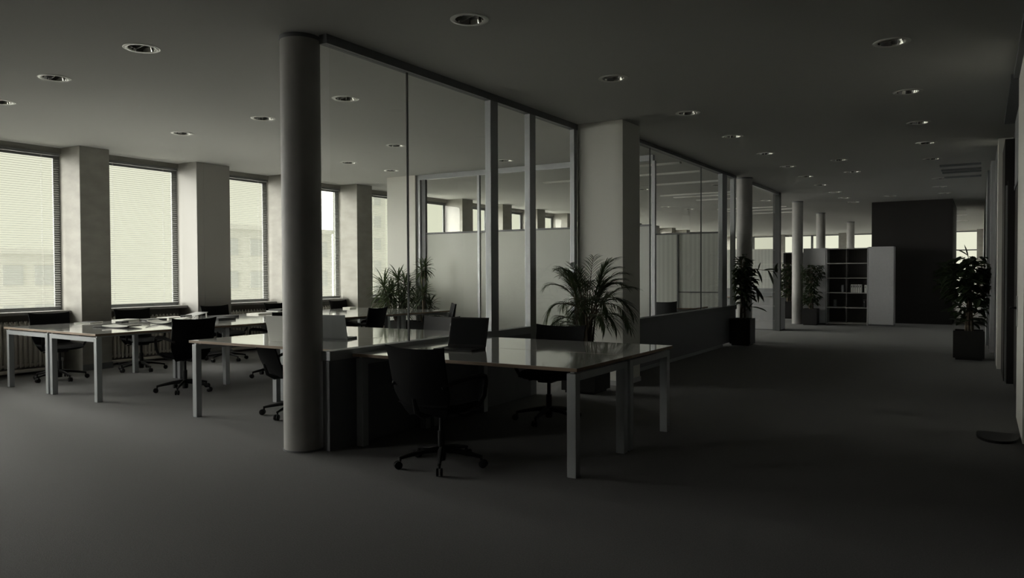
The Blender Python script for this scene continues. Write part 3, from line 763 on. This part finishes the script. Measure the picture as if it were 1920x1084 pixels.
# counter at the slim post
r_ = empty('low_cabinet', (-4.46, 18.66, 0), 0, 'low pale cabinet at the foot of the slim grey post', 'cabinet')
bx('body', CAB, -.44, .45, 0, .45, .02, .74, r_); bx('top_panel', CAB, -.45, .46, -.01, .46, .74, .765, r_); bx('plinth', LOWP, -.43, .44, .01, .44, 0, .02, r_)
r_ = empty('pedestal_drawers', (-5.45, 13.66, 0), 0, 'small drawer pedestal under the desk in the glazed room', 'drawers')
bx('body', CAB, -.2, .2, -.25, .25, .03, .6, r_); 
for k in range(3): bx('drawer', GREYP, -.195, .195, -.262, -.25, .05+k*.18, .22+k*.18, r_)

# ------------------------------------------------------------------ plants
def clampmb(lim, *mbs):
    x0, x1, y0, y1 = lim
    def sq(v, lo, hi, k=.12):
        if v > hi-k: v = hi-k + k*(1-math.exp(-(v-hi+k)/k))
        if v < lo+k: v = lo+k - k*(1-math.exp(-(lo+k-v)/k))
        return v
    for m in mbs: m.v = [(sq(a, x0, x1), sq(b_, y0, y1), c) for a, b_, c in m.v]
def planter(root, s, h):
    p = MB(); t = .02; hs = s/2
    p.box(-hs, hs, -hs, -hs+t, .03, h); p.box(-hs, hs, hs-t, hs, .03, h); p.box(-hs, -hs+t, -hs+t, hs-t, .03, h); p.box(hs-t, hs, -hs+t, hs-t, .03, h); p.box(-hs+t, hs-t, -hs+t, hs-t, .03, .05)
    p.box(-hs*.85, hs*.85, -hs*.85, hs*.85, 0, .03)
    p.build('pot', POT, root); bx('soil', SOIL, -hs+t, hs-t, -hs+t, hs-t, .05, h-.04, root)
def blade(mb, p, d, L, wd, droop, up_=Vector((0, 0, 1)), n=4):
    d = d.normalized(); side = d.cross(up_)
    if side.length < .1: side = Vector((1, 0, 0))
    side.normalize(); vs = []; pos = p.copy(); dd = d.copy()
    for k in range(n+1):
        t = k/n; w_ = wd*math.sin(PI*min(1, .12+t*.88))**.7 if t < 1 else 0.0005
        nrm = side.cross(dd).normalized()
        vs += [pos - side*w_/2 + nrm*w_*.12, pos - nrm*w_*.1, pos + side*w_/2 + nrm*w_*.12]
        dd = (dd + Vector((0, 0, -droop/n))).normalized(); pos = pos + dd*(L/n)
    fs = []
    for k in range(n): a = 3*k; fs += [(a, a+1, a+4, a+3), (a+1, a+2, a+5, a+4)]
    mb.add(vs, fs)
def frond(mb, st, p, az, elev, L, droop, leafL, nleaf=17, start=.3):
    d = Vector((math.cos(az)*math.cos(elev), math.sin(az)*math.cos(elev), math.sin(elev))); pts = [p.copy()]; dd = d.copy(); n = 16
    for k in range(n): dd = (dd+Vector((0, 0, -droop/n*(.3+1.4*k/n)))).normalized(); pts.append(pts[-1]+dd*(L/n))
    st.tube(pts, [.006*(1-.7*k/n)+.001 for k in range(n+1)], 5)
    for k in range(nleaf):
        t = start+(1-start)*k/(nleaf-1); i = min(n-1, int(t*n)); q = pts[i].lerp(pts[i+1], t*n-i); dr = (pts[i+1]-pts[i]).normalized()
        sd_ = dr.cross(Vector((0, 0, 1)))
        if sd_.length < .05: sd_ = Vector((1, 0, 0))
        sd_.normalize()
        for s in (-1, 1):
            v = dr*(.75+.5*t) + sd_*s*(1.0-.45*t) + Vector((0, 0, .28+random.uniform(-.15, .15)))
            blade(mb, q, v, leafL*(.55+.6*math.sin(PI*min(1, .15+.8*t)))*random.uniform(.8, 1.15), .0125, .75)
def palm(x, y, pot, ph, height, spread, nf, label, seed, lim=(-9, 9, -9, 9)):
    random.seed(seed); root = empty('potted_palm', (x, y, 0), 0, label, 'plant'); planter(root, pot, ph)
    mb, st = MB(), MB()
    for k in range(nf):
        az = 2*PI*k/nf*2.618+random.uniform(-.3, .3); lvl = k/nf
        base = Vector((random.uniform(-.07, .07), random.uniform(-.07, .07), ph-.04))
        zt = ph + (height-ph)*(.10+.38*random.random()+.10*lvl)
        lean = .10*random.random(); top = Vector((base.x+math.cos(az)*lean, base.y+math.sin(az)*lean, zt))
        st.tube([base, base.lerp(top, .5)+Vector((0, 0, .0)), top], [.013, .010, .006], 6)
        elev = .25+1.2*random.random()
        L = (height-zt)*(.75+.35*random.random()) if elev > 1.0 else spread*(.65+.4*random.random())
        frond(mb, st, top, az, elev, max(.28, L), 1.5+.8*random.random(), .22)
    clampmb(lim, mb, st)
    st.build('stem', BARK, root, smooth=True); mb.build('foliage', PALMLEAF, root, smooth=True); return root
palm(-3.90, 8.03, .42, .56, 1.60, .66, 40, 'bushy potted palm in front of the white pillar', 3, (-.385, .62, -.9, .55))
def dracaena(x, y, pot, ph, heads, label, seed, lim=(-9, 9, -9, 9)):
    random.seed(seed); root = empty('potted_dracaena', (x, y, 0), 0, label, 'plant'); planter(root, pot, ph)
    mb, st = MB(), MB()
    for (hx, hy, hz, n, L) in heads:
        st.tube([(hx*.3, hy*.3, ph-.04), (hx*.6, hy*.6, (ph+hz)/2), (hx, hy, hz)], [.018, .015, .012], 7)
        for k in range(n):
            az = 2.4*k+random.uniform(-.2, .2); el = -.2+1.5*(k/n)+random.uniform(-.15, .15)
            d = Vector((math.cos(az)*math.cos(el), math.sin(az)*math.cos(el), math.sin(el)))
            blade(mb, Vector((hx, hy, hz-.10+.12*k/n)), d, L*random.uniform(.75, 1.1), .030, 1.1, n=5)
    clampmb(lim, mb, st)
    st.build('stem', BARK, root, smooth=True); mb.build('foliage', PALMLEAF, root, smooth=True); return root
dracaena(-9.20, 11.12, .42, .5, [(-.30, -.12, 1.12, 50, .42), (-.1, .05, 1.25, 54, .40), (.1, .02, 1.18, 50, .38), (.24, -.05, 1.0, 50, .36), (-.15, -.15, .98, 50, .36), (.12, -.12, .86, 46, .36), (-.32, -.05, .86, 40, .34), (0, .1, .75, 40, .34), (-.2, 0, 1.05, 40, .4)], 'bushy long-leaved dracaena at the far end of the window desks', 5, (-.7, .34, -.7, .3))
dracaena(-8.62, 11.08, .36, .5, [(.03, .0, 1.50, 40, .24), (.02, -.1, 1.44, 24, .22), (.04, -.08, 1.02, 46, .32), (-.15, 0, .88, 40, .3), (.1, .05, .8, 36, .28)], 'tall thin dracaena with a high crown against the frosted cross wall', 9, (-.32, .6, -.6, .34))
def leaf(mb, p, d, L, wd, droop):
    blade(mb, p, d, L, wd, droop, n=4)
def ficus(x, y, pot, ph, zones, label, seed, branches=(), kind='potted_ficus', L=.14, lim=(-9, 9, -9, 9)):
    """zones: (z, radius, count)"""
    random.seed(seed); root = empty(kind, (x, y, 0), 0, label, 'plant'); planter(root, pot, ph)
    mb, st = MB(), MB(); zt = max(z for z, r, c in zones)
    for k in range(3):
        a = 2*PI*k/3+.4; st.tube([(math.cos(a)*.05, math.sin(a)*.05, ph-.04), (math.cos(a)*.02, math.sin(a)*.03, (ph+zt)/2), (math.cos(a)*.04, math.sin(a)*.04, zt)], [.022, .017, .008], 8)
    for (z, r, c) in zones:
        for k in range(c):
            az = random.uniform(0, 2*PI); rr = r*random.random()**.6; zz = z+random.uniform(-.13, .13)
            p = Vector((math.cos(az)*rr, math.sin(az)*rr, zz)); q = Vector((math.cos(az)*.02, math.sin(az)*.02, zz-.10*rr/max(r, .01)-.04))
            if k % 3 == 0: st.tube([q, q.lerp(p, .6)+Vector((0, 0, .01)), p], [.006, .004, .003], 5)
            d = Vector((math.cos(az+random.uniform(-.9, .9)), math.sin(az+random.uniform(-.9, .9)), random.uniform(-.5, .9)))
            leaf(mb, p, d, L*random.uniform(.8, 1.3), L*.58, .8)
    for pts, lv in branches:
        pts = [Vector(p) for p in pts]; st.tube(pts, [.008]+[.005]*(len(pts)-1), 6)
        for (t, ln, dx, dy, dz) in lv:
            f = t*(len(pts)-1); i = min(len(pts)-2, int(f)); leaf(mb, pts[i].lerp(pts[i+1], f-i), Vector((dx, dy, dz)), ln*1.25, ln*.6, .5)
    clampmb(lim, mb, st)
    st.build('trunk', BARK, root, smooth=True); mb.build('foliage', FICUS, root, smooth=True); return root
ficus(-3.84, 14.62, .38, .5, [(.85, .09, 18), (1.0, .16, 40), (1.15, .20, 60), (1.3, .2, 60), (1.42, .17, 46), (1.55, .10, 22)], 'tall potted ficus with a long bare side branch, before the second round column', 11, lim=(-.19, .8, -.4, .42),
      branches=[([(0, 0, 1.22), (.2, .05, 1.42), (.42, .1, 1.40), (.62, .12, 1.36)], [(.45, .12, .2, 0, .9), (.4, .22, .5, 0, -.9), (.6, .2, .9, .1, .3), (.7, .24, .5, 0, -1), (.85, .13, .7, 0, -.8), (.95, .14, .1, 0, 1)]),
                ([(0, 0, 1.0), (.12, .05, 1.12), (.26, .06, 1.10)], [(.7, .3, .6, 0, -.6), (.9, .26, .2, 0, -1)]), ([(0, 0, .6), (.15, 0, .72), (.3, 0, .7)], [(.6, .14, 1, 0, .1), (.9, .16, 1, 0, -.1), (.4, .12, .4, 0, .7)])], L=.15)
ficus(-4.86, 23.6, .42, .5, [(.75, .22, 60), (.95, .26, 80), (1.15, .28, 90), (1.35, .26, 80), (1.5, .2, 40)], 'leafy potted ficus left of the third round column', 13, L=.13)
ficus(-3.76, 20.95, .36, .42, [(.62, .2, 40), (.78, .2, 40), (.95, .12, 20), (1.12, .18, 40), (1.28, .26, 60), (1.42, .28, 55)], 'potted ficus with a narrow waist in front of the white cabinet', 17, L=.14, lim=(-.235, .4, -.4, .34))
ficus(-.165, 13.95, .42, .45, [(.62, .16, 20), (.85, .26, 50), (1.05, .32, 70), (1.22, .40, 110), (1.36, .40, 110), (1.48, .24, 50)], 'bushy glossy ficus in a big black planter beside the right wall', 19, lim=(-.62, .30, -.5, .5),
      branches=[([(0, 0, 1.2), (.02, 0, 1.5), (-.03, 0, 1.62)], [(.9, .16, -.2, 0, 1), (1, .15, -.6, 0, .6)])], L=.17)

# ------------------------------------------------------------------ floor mat
mt = MB(); n = 20; vs = []
for z in (0.001, .022):
    for k in range(n+1):
        t = PI*k/n; vs.append((.13-.15*math.cos(t), -.0-.40*math.sin(t)**.6, z))
mt.add(vs, [tuple(range(n+1))[::-1], tuple(range(n+1, 2*n+2))] + [(k, k+1, n+2+k, n+1+k) for k in range(n)] + [(n, 0, n+1, 2*n+1)])
o_ = mt.build('door_mat', PLAST); o_.location = (-.01, 7.6, 0); tag(o_, 'black half-round mat on the carpet at the white door jamb', 'mat')

# ------------------------------------------------------------------ buildings outside
def building(x, y, w_, d_, z1, label, nx=4, nz=5):
    root = empty('apartment_building', (x, y, -14), 0, label, 'building'); h = z1+14
    bx('wall', BRICK, -d_, 0, -w_/2, w_/2, 0, h, root)
    for i in range(nx):
        for k in range(nz):
            yy = -w_/2+(i+.5)*w_/nx; zz = h-1.6-k*3
            f = bx('window', PANEW, .0, .05, yy-.7, yy+.7, zz-.8, zz+.7, root)
    bx('parapet', BRICK, -d_-.2, .25, -w_/2-.2, w_/2+.2, h, h+.4, root)
building(-62, 31, 9, 3, 3.0, 'pale low block outside the leftmost window', 4, 3)
building(-58, 52.0, 14, 3, 5.5, 'pale apartment block outside the third window', 5, 4)
building(-70, 76.5, 10, 3, 22, 'tall pale tower outside the window right of the big column', 3, 8)
gr = MB(); gr.box(-260, -14, -120, 260, -14.5, -14); gr.build('ground_outside', BRICK, kind='structure')
